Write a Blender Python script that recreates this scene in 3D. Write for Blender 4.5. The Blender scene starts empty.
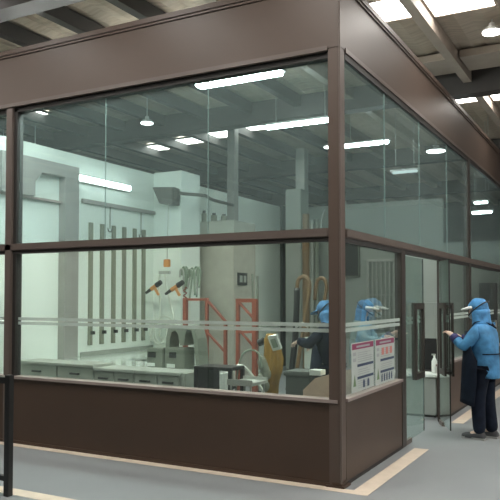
import bpy, bmesh, math, random
from mathutils import Vector, Matrix
random.seed(4)
S = bpy.context.scene
COL = S.collection
PI = math.pi

# ------------------------------------------------------------------ camera
YAW, PITCH, F = math.radians(28.5), math.radians(2.0), 702.0
CAM = Vector((2.153, -5.625, 1.6))
HOR = 297.0
fw = Vector((-math.sin(YAW)*math.cos(PITCH), math.cos(YAW)*math.cos(PITCH), math.sin(PITCH)))
rt = Vector((math.cos(YAW), math.sin(YAW), 0))
up = rt.cross(fw)
SH = (HOR-250) - F*math.tan(PITCH)
cd = bpy.data.cameras.new('camera'); cam = bpy.data.objects.new('camera', cd); COL.objects.link(cam)
cam.matrix_world = Matrix.Translation(CAM) @ Matrix((rt, up, -fw)).transposed().to_4x4()
cd.sensor_width = 36; cd.lens = F/500*36; cd.shift_y = SH/500; cd.clip_start = .05; cd.clip_end = 200
S.camera = cam

def at(px, py, X=None, Y=None, Z=None):
    """world point seen at a photograph pixel, on the plane X=, Y= or Z="""
    d = fw + rt*((px-250)/F) + up*((250-py+SH)/F)
    if X is not None: t = (X-CAM.x)/d.x
    elif Y is not None: t = (Y-CAM.y)/d.y
    else: t = (Z-CAM.z)/d.z
    return CAM + d*t

# --------------------------------------------------------------- materials
def mat(name, c, rough=.6, metal=0, var=.06, scale=6, bump=0, spec=.5, stretch=None):
    m = bpy.data.materials.new(name); m.use_nodes = True
    nt = m.node_tree; b = nt.nodes['Principled BSDF']
    b.inputs['Roughness'].default_value = rough; b.inputs['Metallic'].default_value = metal
    b.inputs['Specular IOR Level'].default_value = spec
    tc = nt.nodes.new('ShaderNodeTexCoord'); mp = nt.nodes.new('ShaderNodeMapping')
    if stretch: mp.inputs['Scale'].default_value = stretch
    n = nt.nodes.new('ShaderNodeTexNoise'); n.inputs['Scale'].default_value = scale; n.inputs['Detail'].default_value = 5
    r = nt.nodes.new('ShaderNodeValToRGB')
    r.color_ramp.elements[0].position = .3; r.color_ramp.elements[1].position = .7
    r.color_ramp.elements[0].color = [max(0, v*(1-var)) for v in c]+[1]
    r.color_ramp.elements[1].color = [min(1, v*(1+var)) for v in c]+[1]
    L = nt.links.new
    L(tc.outputs['Object'], mp.inputs[0]); L(mp.outputs[0], n.inputs['Vector'])
    L(n.outputs['Fac'], r.inputs[0]); L(r.outputs[0], b.inputs['Base Color'])
    if bump:
        bp = nt.nodes.new('ShaderNodeBump'); bp.inputs['Strength'].default_value = bump; bp.inputs['Distance'].default_value = .02
        L(n.outputs['Fac'], bp.inputs['Height']); L(bp.outputs[0], b.inputs['Normal'])
    return m
def emit(name, c, s):
    m = bpy.data.materials.new(name); m.use_nodes = True; nt = m.node_tree
    nt.nodes.remove(nt.nodes['Principled BSDF'])
    e = nt.nodes.new('ShaderNodeEmission'); e.inputs[0].default_value = (*c, 1); e.inputs[1].default_value = s
    nt.links.new(e.outputs[0], nt.nodes['Material Output'].inputs[0]); return m
def glassmat(name, tint, k=1.0, veil=.0):
    m = bpy.data.materials.new(name); m.use_nodes = True; nt = m.node_tree
    nt.nodes.remove(nt.nodes['Principled BSDF'])
    t = nt.nodes.new('ShaderNodeBsdfTransparent'); t.inputs[0].default_value = (*tint, 1)
    g = nt.nodes.new('ShaderNodeBsdfGlossy'); g.inputs['Roughness'].default_value = .02; g.inputs[0].default_value = (.9, .97, .95, 1)
    f = nt.nodes.new('ShaderNodeFresnel'); f.inputs[0].default_value = 1.5
    mu = nt.nodes.new('ShaderNodeMath'); mu.operation = 'MULTIPLY'; mu.inputs[1].default_value = k; mu.use_clamp = True
    x = nt.nodes.new('ShaderNodeMixShader'); L = nt.links.new
    ge = nt.nodes.new('ShaderNodeNewGeometry'); iv = nt.nodes.new('ShaderNodeMath'); iv.operation = 'SUBTRACT'; iv.inputs[0].default_value = 1
    m2 = nt.nodes.new('ShaderNodeMath'); m2.operation = 'MULTIPLY'       # both faces of the pane counted once, on the outer face
    L(ge.outputs['Backfacing'], iv.inputs[1]); L(f.outputs[0], mu.inputs[0]); L(mu.outputs[0], m2.inputs[0]); L(iv.outputs[0], m2.inputs[1]); L(m2.outputs[0], x.inputs[0]); L(t.outputs[0], x.inputs[1]); L(g.outputs[0], x.inputs[2])
    d = nt.nodes.new('ShaderNodeBsdfDiffuse'); d.inputs[0].default_value = (.60, .76, .74, 1)      # pale diffuse share painted in for the reflected haze
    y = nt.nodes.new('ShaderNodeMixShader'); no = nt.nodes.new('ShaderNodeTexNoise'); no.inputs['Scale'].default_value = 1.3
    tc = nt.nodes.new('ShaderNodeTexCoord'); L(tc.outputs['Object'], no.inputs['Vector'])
    mr = nt.nodes.new('ShaderNodeMapRange'); mr.inputs['To Min'].default_value = veil*.75; mr.inputs['To Max'].default_value = veil*1.25
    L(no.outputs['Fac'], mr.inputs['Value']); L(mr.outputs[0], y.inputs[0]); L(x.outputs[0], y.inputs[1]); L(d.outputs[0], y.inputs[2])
    L(y.outputs[0], nt.nodes['Material Output'].inputs[0]); return m
def frostmat(name, c, a):
    m = bpy.data.materials.new(name); m.use_nodes = True; nt = m.node_tree
    b = nt.nodes['Principled BSDF']; b.inputs['Base Color'].default_value = (*c, 1); b.inputs['Roughness'].default_value = .7
    b.inputs['Alpha'].default_value = a; return m

M = {}
M['brown'] = mat('brown_metal', (.094, .066, .052), .45, .0, .05, 1.2, spec=.5)
M['brown_dark'] = mat('dark_brown_metal', (.066, .041, .028), .42, .0, .08, 1.5, spec=.45)
M['rail'] = mat('rail_brown', (.135, .108, .094), .38, .1, .06, 3)
M['gasket'] = mat('gasket_black', (.025, .022, .02), .6)
M['jamb'] = mat('jamb_bronze', (.048, .040, .034), .45, .1)
M['sill'] = mat('sill_light', (.33, .27, .25), .4, .2)
M['floor'] = mat('floor_grey_epoxy', (.25, .268, .275), .42, 0, .07, .8)
M['stripe'] = mat('stripe_beige', (.66, .57, .46), .6, 0, .06, 9)
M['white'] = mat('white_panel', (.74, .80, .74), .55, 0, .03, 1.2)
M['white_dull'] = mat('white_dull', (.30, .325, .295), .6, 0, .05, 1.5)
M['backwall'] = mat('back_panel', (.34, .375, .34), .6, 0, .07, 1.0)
M['grey_steel'] = mat('grey_steel', (.32, .31, .29), .5, .2)
M['strip'] = mat('strip_olive', (.21, .22, .165), .5)
M['beige'] = mat('beige_panel', (.42, .41, .35), .6)
M['counter'] = mat('counter_steel', (.62, .68, .63), .14, .35, .04, 8)
M['cab'] = mat('cabinet_grey', (.29, .31, .27), .5)
M['cab_top'] = mat('cabinet_top', (.33, .35, .31), .55)
M['heater'] = mat('heater_dark', (.075, .075, .062), .5)
M['green_grey'] = mat('green_grey_plastic', (.19, .21, .17), .5)
M['dark'] = mat('dark_plastic', (.03, .032, .03), .45)
M['black'] = mat('black_metal', (.018, .018, .018), .4)
M['red'] = mat('red_steel', (.27, .075, .045), .5, 0, .12, 12)
M['orange'] = mat('orange_plastic', (.60, .27, .09), .45)
M['yellow'] = mat('yellow_cloth', (.34, .19, .035), .6, 0, .15, 9, .4)
M['hose'] = mat('pale_hose', (.62, .66, .58), .5)
M['hose_green'] = mat('green_hose', (.25, .31, .24), .5)
M['ochre'] = mat('ochre_steel', (.17, .105, .05), .5)
M['pipe'] = mat('pipe_grey', (.45, .47, .43), .4, .3)
M['bin'] = mat('bin_grey', (.10, .11, .10), .5)
M['card'] = mat('cardboard', (.62, .46, .36), .85, 0, .08, 10)
M['foam'] = mat('white_foam', (.72, .76, .72), .8)
M['skin'] = mat('skin', (.70, .50, .40), .5, 0, .05, 20)
M['blue'] = mat('smock_blue', (.055, .215, .42), .7, 0, .38, 9, .9)
M['blue_cap'] = mat('cap_blue', (.06, .23, .47), .7, 0, .38, 14, .9)
M['pale_blue'] = mat('pale_smock', (.22, .30, .30), .7, 0, .1, 14, .3)
M['cap_inner'] = mat('cap_blue_inside', (.05, .17, .34), .7, 0, .3, 14, .6)
M['navy'] = mat('navy_cloth', (.007, .011, .022), .8, 0, .3, 10, .5, .2)
M['cuff'] = mat('cuff_indigo', (.035, .03, .12), .7)
M['visor'] = mat('visor_white', (.80, .80, .78), .5)
M['mask'] = mat('mask_pale', (.55, .66, .74), .8)
M['shoe'] = mat('shoe_dark', (.05, .05, .055), .6)
M['sole'] = mat('sole_grey', (.32, .32, .31), .7)
M['hair'] = mat('hair_black', (.012, .01, .01), .5)
M['eye'] = mat('eye_dark', (.02, .015, .012), .2)
M['paper'] = mat('poster_paper', (.44, .49, .46), .6, 0, .02)
M['magenta'] = mat('poster_magenta', (.24, .04, .10), .6)
M['pblue'] = mat('poster_navy', (.035, .06, .11), .6)
M['pgreen'] = mat('poster_green', (.13, .22, .10), .6)
M['ptext'] = mat('poster_text', (.33, .36, .36), .6)
M['pred'] = mat('poster_red', (.55, .20, .18), .6)
M['ceil'] = mat('ceiling_sheet', (.46, .385, .31), .7, 0, .16, 3, .3, stretch=(1, 6, 1))
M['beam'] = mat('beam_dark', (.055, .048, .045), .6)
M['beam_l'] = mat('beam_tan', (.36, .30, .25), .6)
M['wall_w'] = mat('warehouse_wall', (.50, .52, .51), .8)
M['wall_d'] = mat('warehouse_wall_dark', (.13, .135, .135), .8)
M['lamp_body'] = mat('lamp_body', (.62, .62, .6), .5)
M['tube'] = emit('tube_light', (.90, 1, .97), 45)
M['fill_tube'] = emit('fill_tube_light', (.95, 1, .95), 115)
M['wall_tube'] = emit('wall_tube_light', (.93, 1, .96), 14)
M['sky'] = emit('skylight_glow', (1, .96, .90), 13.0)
M['disc'] = emit('disc_glow', (1, .98, .94), 14)
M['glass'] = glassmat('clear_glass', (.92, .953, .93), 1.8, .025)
M['glass_up'] = glassmat('upper_glass', (.775, .85, .85), 1.5, .09)  # darker tint and stronger veil put the reflected haze into the glass
M['glass_edge'] = mat('glass_joint', (.24, .31, .29), .25)
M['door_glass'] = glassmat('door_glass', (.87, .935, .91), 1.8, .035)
M['frost'] = frostmat('frosted_band', (.52, .60, .55), .5)

# ----------------------------------------------------------------- helpers
class MB:
    def __init__(s): s.bm = bmesh.new()
    def box(s, x0, x1, y0, y1, z0, z1, rot=None, piv=None):
        r = bmesh.ops.create_cube(s.bm, size=1)
        m = Matrix.Translation(((x0+x1)/2, (y0+y1)/2, (z0+z1)/2)) @ Matrix.Diagonal((abs(x1-x0), abs(y1-y0), abs(z1-z0), 1))
        if rot is not None:
            p = Vector(piv) if piv is not None else Vector(((x0+x1)/2, (y0+y1)/2, (z0+z1)/2))
            m = Matrix.Translation(p) @ rot.to_4x4() @ Matrix.Translation(-p) @ m
        bmesh.ops.transform(s.bm, matrix=m, verts=r['verts']); return s
    def bar(s, p, q, w, h=None):
        p, q = Vector(p), Vector(q); d = q-p; h = h or w
        r = bmesh.ops.create_cube(s.bm, size=1)
        m = Matrix.Translation((p+q)/2) @ d.to_track_quat('Z', 'Y').to_matrix().to_4x4() @ Matrix.Diagonal((w, h, d.length, 1))
        bmesh.ops.transform(s.bm, matrix=m, verts=r['verts']); return s
    def cyl(s, p, q, r1, r2=None, n=14):
        p, q = Vector(p), Vector(q); d = q-p
        r = bmesh.ops.create_cone(s.bm, cap_ends=True, segments=n, radius1=r1, radius2=r1 if r2 is None else r2, depth=d.length)
        m = Matrix.Translation((p+q)/2) @ d.to_track_quat('Z', 'Y').to_matrix().to_4x4()
        bmesh.ops.transform(s.bm, matrix=m, verts=r['verts']); return s
    def tube(s, pts, r, n=8, smooth=3):
        P = [Vector(p) for p in pts]
        if smooth and len(P) > 2:
            Q = []
            for i in range(len(P)-1):
                a, b, c, d = P[max(i-1, 0)], P[i], P[i+1], P[min(i+2, len(P)-1)]
                for k in range(smooth):
                    t = k/smooth
                    Q.append(.5*((2*b)+(c-a)*t+(2*a-5*b+4*c-d)*t*t+(3*b-a-3*c+d)*t**3))
            Q.append(P[-1]); P = Q
        rings = []
        nrm = None
        for i, p in enumerate(P):
            d = (P[min(i+1, len(P)-1)]-P[max(i-1, 0)]).normalized()
            if nrm is None:
                nrm = d.orthogonal().normalized()
            nrm = (nrm-d*nrm.dot(d)).normalized(); b = d.cross(nrm)
            rings.append([s.bm.verts.new(p+(nrm*math.cos(2*PI*k/n)+b*math.sin(2*PI*k/n))*r) for k in range(n)])
        for a, b in zip(rings, rings[1:]):
            for k in range(n): s.bm.faces.new((a[k], a[(k+1) % n], b[(k+1) % n], b[k]))
        s.bm.faces.new(rings[0][::-1]); s.bm.faces.new(rings[-1]); return s
    def lathe(s, c, prof, n=24, sx=1, sy=1):
        rings = []
        for r, z in prof:
            rings.append([s.bm.verts.new((c[0]+max(r, 1e-4)*sx*math.cos(2*PI*k/n), c[1]+max(r, 1e-4)*sy*math.sin(2*PI*k/n), c[2]+z)) for k in range(n)])
        for a, b in zip(rings, rings[1:]):
            for k in range(n): s.bm.faces.new((a[k], a[(k+1) % n], b[(k+1) % n], b[k]))
        s.bm.faces.new(rings[0][::-1]); s.bm.faces.new(rings[-1]); return s
    def prism(s, poly, vec):
        v = Vector(vec)
        a = [s.bm.verts.new(Vector(p)) for p in poly]; b = [s.bm.verts.new(Vector(p)+v) for p in poly]
        n = len(a)
        s.bm.faces.new(a[::-1]); s.bm.faces.new(b)
        for k in range(n): s.bm.faces.new((a[k], a[(k+1) % n], b[(k+1) % n], b[k]))
        return s
    def ball(s, c, r, sx=1, sy=1, sz=1, u=16, v=10):
        q = bmesh.ops.create_uvsphere(s.bm, u_segments=u, v_segments=v, radius=r)
        bmesh.ops.transform(s.bm, matrix=Matrix.Translation(c) @ Matrix.Diagonal((sx, sy, sz, 1)), verts=q['verts']); return s
    def build(s, name, m, parent=None, bevel=0, smooth=False, loc=None):
        bmesh.ops.recalc_face_normals(s.bm, faces=s.bm.faces)
        if bevel:
            bmesh.ops.bevel(s.bm, geom=[e for e in s.bm.edges if e.calc_face_angle(0) > .6], offset=bevel, segments=2, affect='EDGES', clamp_overlap=True)
        off = Vector((0, 0, 0))
        root = parent
        while root is not None:
            off = off + root.location; root = root.parent
        if parent is None and loc is not None: off = Vector(loc)
        bmesh.ops.translate(s.bm, vec=-off, verts=s.bm.verts)
        me = bpy.data.meshes.new(name); s.bm.to_mesh(me); s.bm.free()
        if smooth:
            for p in me.polygons: p.use_smooth = True
        me.materials.append(m if not isinstance(m, str) else M[m])
        o = bpy.data.objects.new(name, me); COL.objects.link(o)
        if parent is not None: o.parent = parent
        elif loc is not None: o.location = loc
        return o

def tag(o, label, cat, group=None, kind=None):
    o['label'] = label; o['category'] = cat
    if group: o['group'] = group
    if kind: o['kind'] = kind
    return o
def thing(name, loc, label, cat, group=None, kind=None):
    o = bpy.data.objects.new(name, None); COL.objects.link(o); o.location = loc; o.empty_display_size = .1
    return tag(o, label, cat, group, kind)
def box(*a, rot=None, piv=None): return MB().box(*a, rot=rot, piv=piv)
def struct(name, mb, m, label, cat, **k):
    return tag(mb.build(name, m, **k), label, cat, kind='structure')
def copy_tree(o, parent=None):
    c = o.copy(); COL.objects.link(c)
    if parent is not None: c.parent = parent
    for ch in [x for x in o.children]: copy_tree(ch, c)
    return c

# ------------------------------------------------------- warehouse shell
CZ = 5.0
struct('floor', box(-16, 13, -14, 20, -.1, 0), 'floor', 'smooth grey painted concrete floor around and inside the glass room', 'floor')
cb = MB()
xs = [(-16+.16*i) for i in range(182)]
prev = None
for i, x in enumerate(xs):
    z = CZ+(.03 if i % 2 else 0)
    cur = [cb.bm.verts.new((x, y, zz)) for y in (-14, 20) for zz in (z, z+.05)]
    if prev:
        cb.bm.faces.new((prev[0], cur[0], cur[2], prev[2])); cb.bm.faces.new((prev[1], prev[3], cur[3], cur[1]))
    prev = cur
struct('ceiling', cb, 'ceil', 'tan corrugated warehouse roof sheeting above the glass room', 'ceiling')
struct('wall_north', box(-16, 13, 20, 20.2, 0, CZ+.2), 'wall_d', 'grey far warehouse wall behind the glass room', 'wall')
struct('wall_south', box(-16, 13, -14.2, -14, 0, CZ+.2), 'wall_w', 'grey warehouse wall behind the viewer', 'wall')
struct('wall_west', box(-16.2, -16, -14, 20, 0, CZ+.2), 'wall_w', 'grey warehouse wall at the far left', 'wall')
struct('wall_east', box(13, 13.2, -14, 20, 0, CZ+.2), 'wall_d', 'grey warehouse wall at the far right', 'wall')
n = 0
for y in (-9.6, -4.9, -.32, 5.2, 10.2, 15.2):
    n += 1
    o = box(-16, 13, y-.13, y+.13, CZ-.36, CZ).build('roof_beam', 'beam')
    tag(o, ['dark roof beam far behind the viewer', 'dark roof beam behind the viewer', 'dark main roof beam over the front fascia, top left of photo',
            'dark main roof beam crossing above the side fascia at right', 'dark roof beam over the back of the glass room', 'dark roof beam at the far end of the warehouse'][n-1], 'beam', kind='structure')
PX = [.05-.93*k for k in range(-4, 14)]
for k, x in enumerate(PX):
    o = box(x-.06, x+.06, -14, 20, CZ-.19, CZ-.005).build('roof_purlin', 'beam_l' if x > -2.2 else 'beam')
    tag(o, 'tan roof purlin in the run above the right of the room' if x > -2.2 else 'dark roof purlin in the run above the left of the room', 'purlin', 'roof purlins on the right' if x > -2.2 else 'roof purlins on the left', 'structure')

def skylight(x0, x1, y0, y1, label, group=None):
    t = thing('skylight_panel', ((x0+x1)/2, (y0+y1)/2, CZ-.03), label, 'skylight', group)
    box(x0, x1, y0, y1, CZ-.03, CZ-.015).build('diffuser', 'sky', t)
    f = MB()
    f.box(x0-.03, x0, y0-.03, y1+.03, CZ-.04, CZ+.0).box(x1, x1+.03, y0-.03, y1+.03, CZ-.04, CZ)
    f.box(x0, x1, y0-.03, y0, CZ-.04, CZ).box(x0, x1, y1, y1+.03, CZ-.04, CZ)
    f.build('frame', 'beam_l', t)
    return t
def reflection_px(px, py, w, d, label):  # glowing panels put in place of skylight reflections in the glass
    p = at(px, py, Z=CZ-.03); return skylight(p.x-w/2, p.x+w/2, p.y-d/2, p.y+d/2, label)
reflection_px(34, 113, .4, .35, 'small glowing panel standing in for a reflection in the top left corner of the upper glass')
skylight(-.80, -.04, 2.0, 2.62, 'bright skylight panel cut off by the side fascia, left of the top right pair')
skylight(.14, .83, 2.1, 2.75, 'bright skylight panel at the top right edge of the photo, right of the purlin')
skylight(-.79, -.04, 6.0, 6.75, 'bright skylight panel beyond the dark beam at right, left of the purlin')
skylight(.14, .83, 6.1, 6.85, 'bright skylight panel beyond the dark beam at right, right of the purlin')
reflection_px(150, 148.5, .80, .5, 'glowing panel standing in for a reflection in upper glass, leftmost of the stepped row of four')
reflection_px(185, 141.5, .82, .5, 'glowing panel standing in for a reflection in upper glass, second from left in the stepped row')
reflection_px(224, 134, .92, .5, 'glowing panel standing in for a reflection in upper glass, third from left in the stepped row')
reflection_px(257, 127, .66, .45, 'glowing panel standing in for a reflection in upper glass touching the end of the right tube lamp')
reflection_px(116, 155, .4, .5, 'small glowing panel standing in for a reflection in upper glass beside the first glass joint')
for x in (1.07, 2.93, 4.79, 6.65, 8.51):  # unseen skylights added to light the scene from the right
    for y in (1.2, 2.4, 3.6, 6.2, 7.4, 8.6, 11, 12.3):
        if x > .38*(y+5.6)-2.0: skylight(x, x+.75, y, y+.85, 'added unseen skylight panel in the bays to the right of the glass room', 'added fill skylights over the right bays')
for k in (-3, -2, -1, 0, 1, 2, 3, 4, 5):  # extra skylights out of view, added to light front and floor
    x = .14+.93*2*(k-2)+.93
    for y in (-3.2, -1.9):
        skylight(x, x+.75, y, y+1.0, 'added unseen skylight panel in the bays in front of the glass room, outside the photo', 'added fill skylights in front of the glass room')
# dull ceiling slabs at right
for x0, x1, lb in ((-.8, -.04, 'unlit tan ceiling slab left of the purlin before the dark beam'), (.14, .9, 'unlit tan ceiling slab right of the purlin before the dark beam')):
    tag(box(x0, x1, 4.1, 4.75, CZ-.12, CZ-.02).build('ceiling_slab', 'beam_l', loc=((x0+x1)/2, 4.4, CZ-.12)), lb, 'ceiling slab', kind='structure')

def highbay(px, py, z, r, label):
    p = at(px, py, Z=z)
    t = thing('pendant_lamp', p, label, 'lamp')
    MB().lathe(p, [(r, 0), (r*1.02, .015), (r*.75, .045), (r*.35, .06), (r*.3, .11), (.02, .115)]).build('shade', 'lamp_body', t, smooth=False)
    MB().cyl((p.x, p.y, p.z-.012), (p.x, p.y, p.z+.004), r*.93, n=24).build('diffuser', 'disc', t)
    MB().cyl((p.x, p.y, p.z+.11), (p.x, p.y, CZ), .008).build('stem', 'lamp_body', t)
highbay(492, 32, 4.84, .12, 'round white ceiling lamp at the top right edge of the photo')
highbay(436, 151, 4.5, .20, 'round pendant lamp seen through the side upper glass')
highbay(147, 123, 4.55, .11, 'small round pendant lamp high in the front upper glass, left half')
highbay(35, 155.5, 4.4, .14, 'round pendant lamp seen through glass just right of the left post')
highbay(3, 158, 4.4, .14, 'round pendant lamp at the left edge of the photo')
highbay(330, 147, 4.4, .12, 'round pendant lamp in upper glass touching the corner post')

def batten(p, q, label, m='tube', drop=True, w=.12):
    p, q = Vector(p), Vector(q)
    t = thing('tube_lamp', (p+q)/2, label, 'lamp')
    d = (q-p).normalized()
    MB().bar(p-d*.03+Vector((0, 0, .04)), q+d*.03+Vector((0, 0, .04)), w*1.15, .03).build('housing', 'lamp_body', t)
    MB().bar(p, q, w, .05).build('diffuser', m, t, bevel=.015)
    if drop:
        for k in (.15, .85):
            a = p.lerp(q, k)
            MB().cyl((a.x, a.y, a.z+.06), (a.x, a.y, CZ+.012), .006, n=6).build('suspension_rod', 'pipe', t)
a = at(198, 86.5, Y=2.5); b = at(281, 73.5, Y=2.5); b.z = a.z
batten(a, b, 'long bright tube lamp highest in the front upper glass', w=.17)
a = at(266, 128, Y=4.5); b = at(336, 112, Y=4.5); b.z = a.z
batten(a, b, 'bright tube lamp in the front upper glass running behind the corner post', w=.12)
a = at(344, 146.5, Y=6.7); b = at(388, 140, Y=6.7); b.z = a.z
batten(a, b, 'bright tube lamp in the side upper glass beside the corner post', w=.13)
a = at(474, 203, Y=8.4); b = at(488, 202, Y=8.4); b.z = a.z
batten(a, b, 'short upper tube lamp seen through side glass right of the tall post', w=.05)
a = at(472, 213, Y=8.0); b = at(492, 211.5, Y=8.0); b.z = a.z
batten(a, b, 'lower and longer tube lamp seen through side glass right of the tall post', w=.07)
a = at(392, 173, Y=7.0); b = at(418, 171, Y=7.0); b.z = a.z
batten(a, b, 'thin dim tube lamp low in the side upper glass', m=emit('dim_tube', (.9, 1, .97), 1.6), w=.04)

for x, lb in ((-4.6, 'left'), (-3.2, 'middle'), (-1.8, 'right')):  # fill tubes added out of view to brighten the room inside
    batten((x, .50, 4.12), (x+1.15, .50, 4.12), lb+' one of three added fill tubes hidden behind the front fascia to brighten the room', m=M['fill_tube'], w=.12, drop=False)
    t = [o for o in COL.objects if o.name.startswith('tube_lamp')][-1]
    for q in (.2, .95): box(x+q-.015, x+q+.015, .0, .46, 4.15, 4.18).build('bracket', 'lamp_body', t)
# ------------------------------------------------------- glass room walls
XL, YB = -5.0, 9.4
ZS, ZR0, ZR1, ZG, ZF = .72, 2.10, 2.19, 3.70, 4.36
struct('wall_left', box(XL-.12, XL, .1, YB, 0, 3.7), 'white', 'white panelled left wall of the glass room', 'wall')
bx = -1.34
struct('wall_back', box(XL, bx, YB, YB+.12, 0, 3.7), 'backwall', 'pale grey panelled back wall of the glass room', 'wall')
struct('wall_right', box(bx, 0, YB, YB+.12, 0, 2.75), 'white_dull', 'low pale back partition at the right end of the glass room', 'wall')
struct('trim_1', box(XL, XL+.06, 9.02, 9.36, 0, 3.72), 'dark', 'dark vertical corner trim where the left and back walls meet', 'trim')
struct('trim_2', box(XL, XL+.04, 2.3, 4.1, 3.0, 3.06), 'grey_steel', 'grey horizontal cable trim high on the left wall', 'trim')

XE = -7.2      # the front runs on past the left post
wf = thing('wall_front', (-2, 0, 0), 'brown metal front of the glass room with fascia, rail, posts and base panel', 'wall', kind='structure')
box(XE, -.11, -.062, .0, 3.76, ZF-.05).build('fascia', 'brown', wf)
MB().box(XE, .03, -.09, .0, ZF-.05, ZF).box(XE, .018, -.077, 0, ZF-.075, ZF-.05).build('fascia_cap', 'brown', wf)
MB().box(XE, -.11, -.072, .0, 3.72, 3.76).build('fascia_lip', 'rail', wf)
box(XE, -.11, -.03, .06, 3.665, 3.72).build('head_frame', 'gasket', wf)
box(XE, -.03, -.045, .05, 0.012, ZS-.015).build('base_panel', 'brown_dark', wf)
box(XE, -.03, -.07, .07, ZS-.015, ZS+.012).build('sill', 'sill', wf)
box(XE, -.03, -.055, -.02, .0, .035).build('skirting', 'brown_dark', wf)
MB().box(XE, -.108, -.06, .06, ZR0+.012, ZR1).build('mid_rail', 'rail', wf, bevel=.008)
box(XE, -.108, -.04, .05, ZR0-.02, ZR0+.012).build('rail_underside', 'gasket', wf)
MB().box(-3.985, -3.885, -.06, .06, 0.0, 3.72).build('post', 'rail', wf, bevel=.006)
MB().box(-3.885, -3.84, -.03, .06, ZS+.01, 3.70).build('post_gasket', 'gasket', wf)
box(-.112, .004, -.064, .06, 3.74, ZF-.07).build('corner_cap', 'brown', wf)
MB().cyl((.002, -.064, .04), (.002, -.064, ZF-.075), .009, n=10).build('corner_bead', 'rail', wf)
cp = MB().box(-.11, 0, -.06, .06, 0, 3.76).build('corner_post', 'brown', wf, bevel=.006)
MB().box(-.14, .03, -.075, .09, .0, .02).box(-.08, .012, -.068, .06, .02, .05).build('post_foot', 'brown_dark', wf, bevel=.004)

ws = thing('wall_side', (0, 4, 0), 'brown metal side of the glass room with fascia, rail, posts and doorway', 'wall', kind='structure')
YE = YB+.1
box(-.03, .003, .06, YE, 3.76, ZF-.05).build('fascia', 'brown', ws)
MB().box(-.03, .03, .0, YE, ZF-.05, ZF).box(-.03, .018, 0, YE, ZF-.075, ZF-.05).build('fascia_cap', 'brown', ws)
MB().box(-.03, .012, .06, YE, 3.72, 3.76).build('fascia_lip', 'rail', ws)
box(-.08, .0, .07, YE, 3.665, 3.72).build('head_frame', 'gasket', ws)
MB().box(-.07, .014, .06, YE, ZR0+.012, ZR1).build('mid_rail', 'rail', ws, bevel=.008)
box(-.06, .0, .06, YE, ZR0-.03, ZR0+.012).build('rail_underside', 'gasket', ws)
for y0, y1, nm in ((.06, 1.71, 'brown_dark'), (3.50, YE, 'brown_dark')):
    box(-.06, .0, y0, y1, .012, ZS-.015).build('base_panel', nm, ws)
    box(-.08, .018, y0, y1, ZS-.015, ZS+.012).build('sill', 'sill', ws)
    box(-.05, .004, y0, y1, 0, .03).build('skirting', 'gasket', ws)
MB().box(-.07, .006, 1.71, 1.865, 0, ZR0).build('door_post', 'jamb', ws, bevel=.005)
MB().box(-.045, .0, 3.46, 3.54, 0, ZR0).build('door_post', 'jamb', ws, bevel=.005)
MB().box(-.08, .006, 5.27, 5.42, 0, 3.72).build('tall_post', 'jamb', ws, bevel=.005)
MB().box(-.08, .006, YE-.06, YE, 0, 3.72).build('end_post', 'jamb', ws, bevel=.005)

# glazing: one window per pane
wn = 0
def pane(axis, a, b, z0, z1, label, g, bands=False):
    global wn; wn += 1
    c = (a+b)/2
    loc = (c, .012, z0) if axis == 'x' else (-.02, c, z0)
    t = thing('window_%d' % wn, loc, label, 'window', kind='structure')
    if axis == 'x': box(a, b, .008, .018, z0, z1).build('glass_pane', g, t)
    else: box(-.028, -.018, a, b, z0, z1).build('glass_pane', g, t)
    if bands:
        for q0, q1 in ((1.295, 1.328), (1.343, 1.376)):
            if axis == 'x': box(a+.01, b-.01, .004, .0075, q0, q1).build('frosted_band', 'frost', t)
            else: box(-.0175, -.014, a+.01, b-.01, q0, q1).build('frosted_band', 'frost', t)
    return t
fx = [-3.84, -2.61, -1.36, -.10]
nmx = ['left', 'middle', 'right']
for k in range(3):
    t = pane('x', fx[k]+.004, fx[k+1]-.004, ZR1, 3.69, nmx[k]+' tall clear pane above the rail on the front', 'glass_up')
    if k < 2:
        box(fx[k+1]-.0015, fx[k+1]+.0015, .006, .02, ZR1, 3.69).build('glass_joint', 'glass_edge', t)
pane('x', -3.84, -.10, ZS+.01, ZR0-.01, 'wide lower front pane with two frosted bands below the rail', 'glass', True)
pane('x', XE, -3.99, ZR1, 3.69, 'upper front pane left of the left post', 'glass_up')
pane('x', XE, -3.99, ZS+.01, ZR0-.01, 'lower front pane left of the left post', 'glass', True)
sy = [.06, 1.23, 2.56, 3.95, 5.27]
nms = ['nearest', 'second', 'third', 'fourth']
for k in range(4):
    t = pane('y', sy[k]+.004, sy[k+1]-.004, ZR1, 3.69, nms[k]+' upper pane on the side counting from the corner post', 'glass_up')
    if k < 3: box(-.03, -.016, sy[k+1]-.004, sy[k+1]+.004, ZR1, 3.69).build('glass_joint', 'glass_edge', t)
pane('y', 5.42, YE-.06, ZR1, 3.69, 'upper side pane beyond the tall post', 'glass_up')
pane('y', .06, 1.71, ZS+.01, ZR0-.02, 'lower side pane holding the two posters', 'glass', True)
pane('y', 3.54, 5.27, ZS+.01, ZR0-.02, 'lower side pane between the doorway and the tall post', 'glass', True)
pane('y', 5.42, YE-.06, ZS+.01, ZR0-.02, 'lower side pane beyond the tall post behind the worker', 'glass', True)

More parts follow.
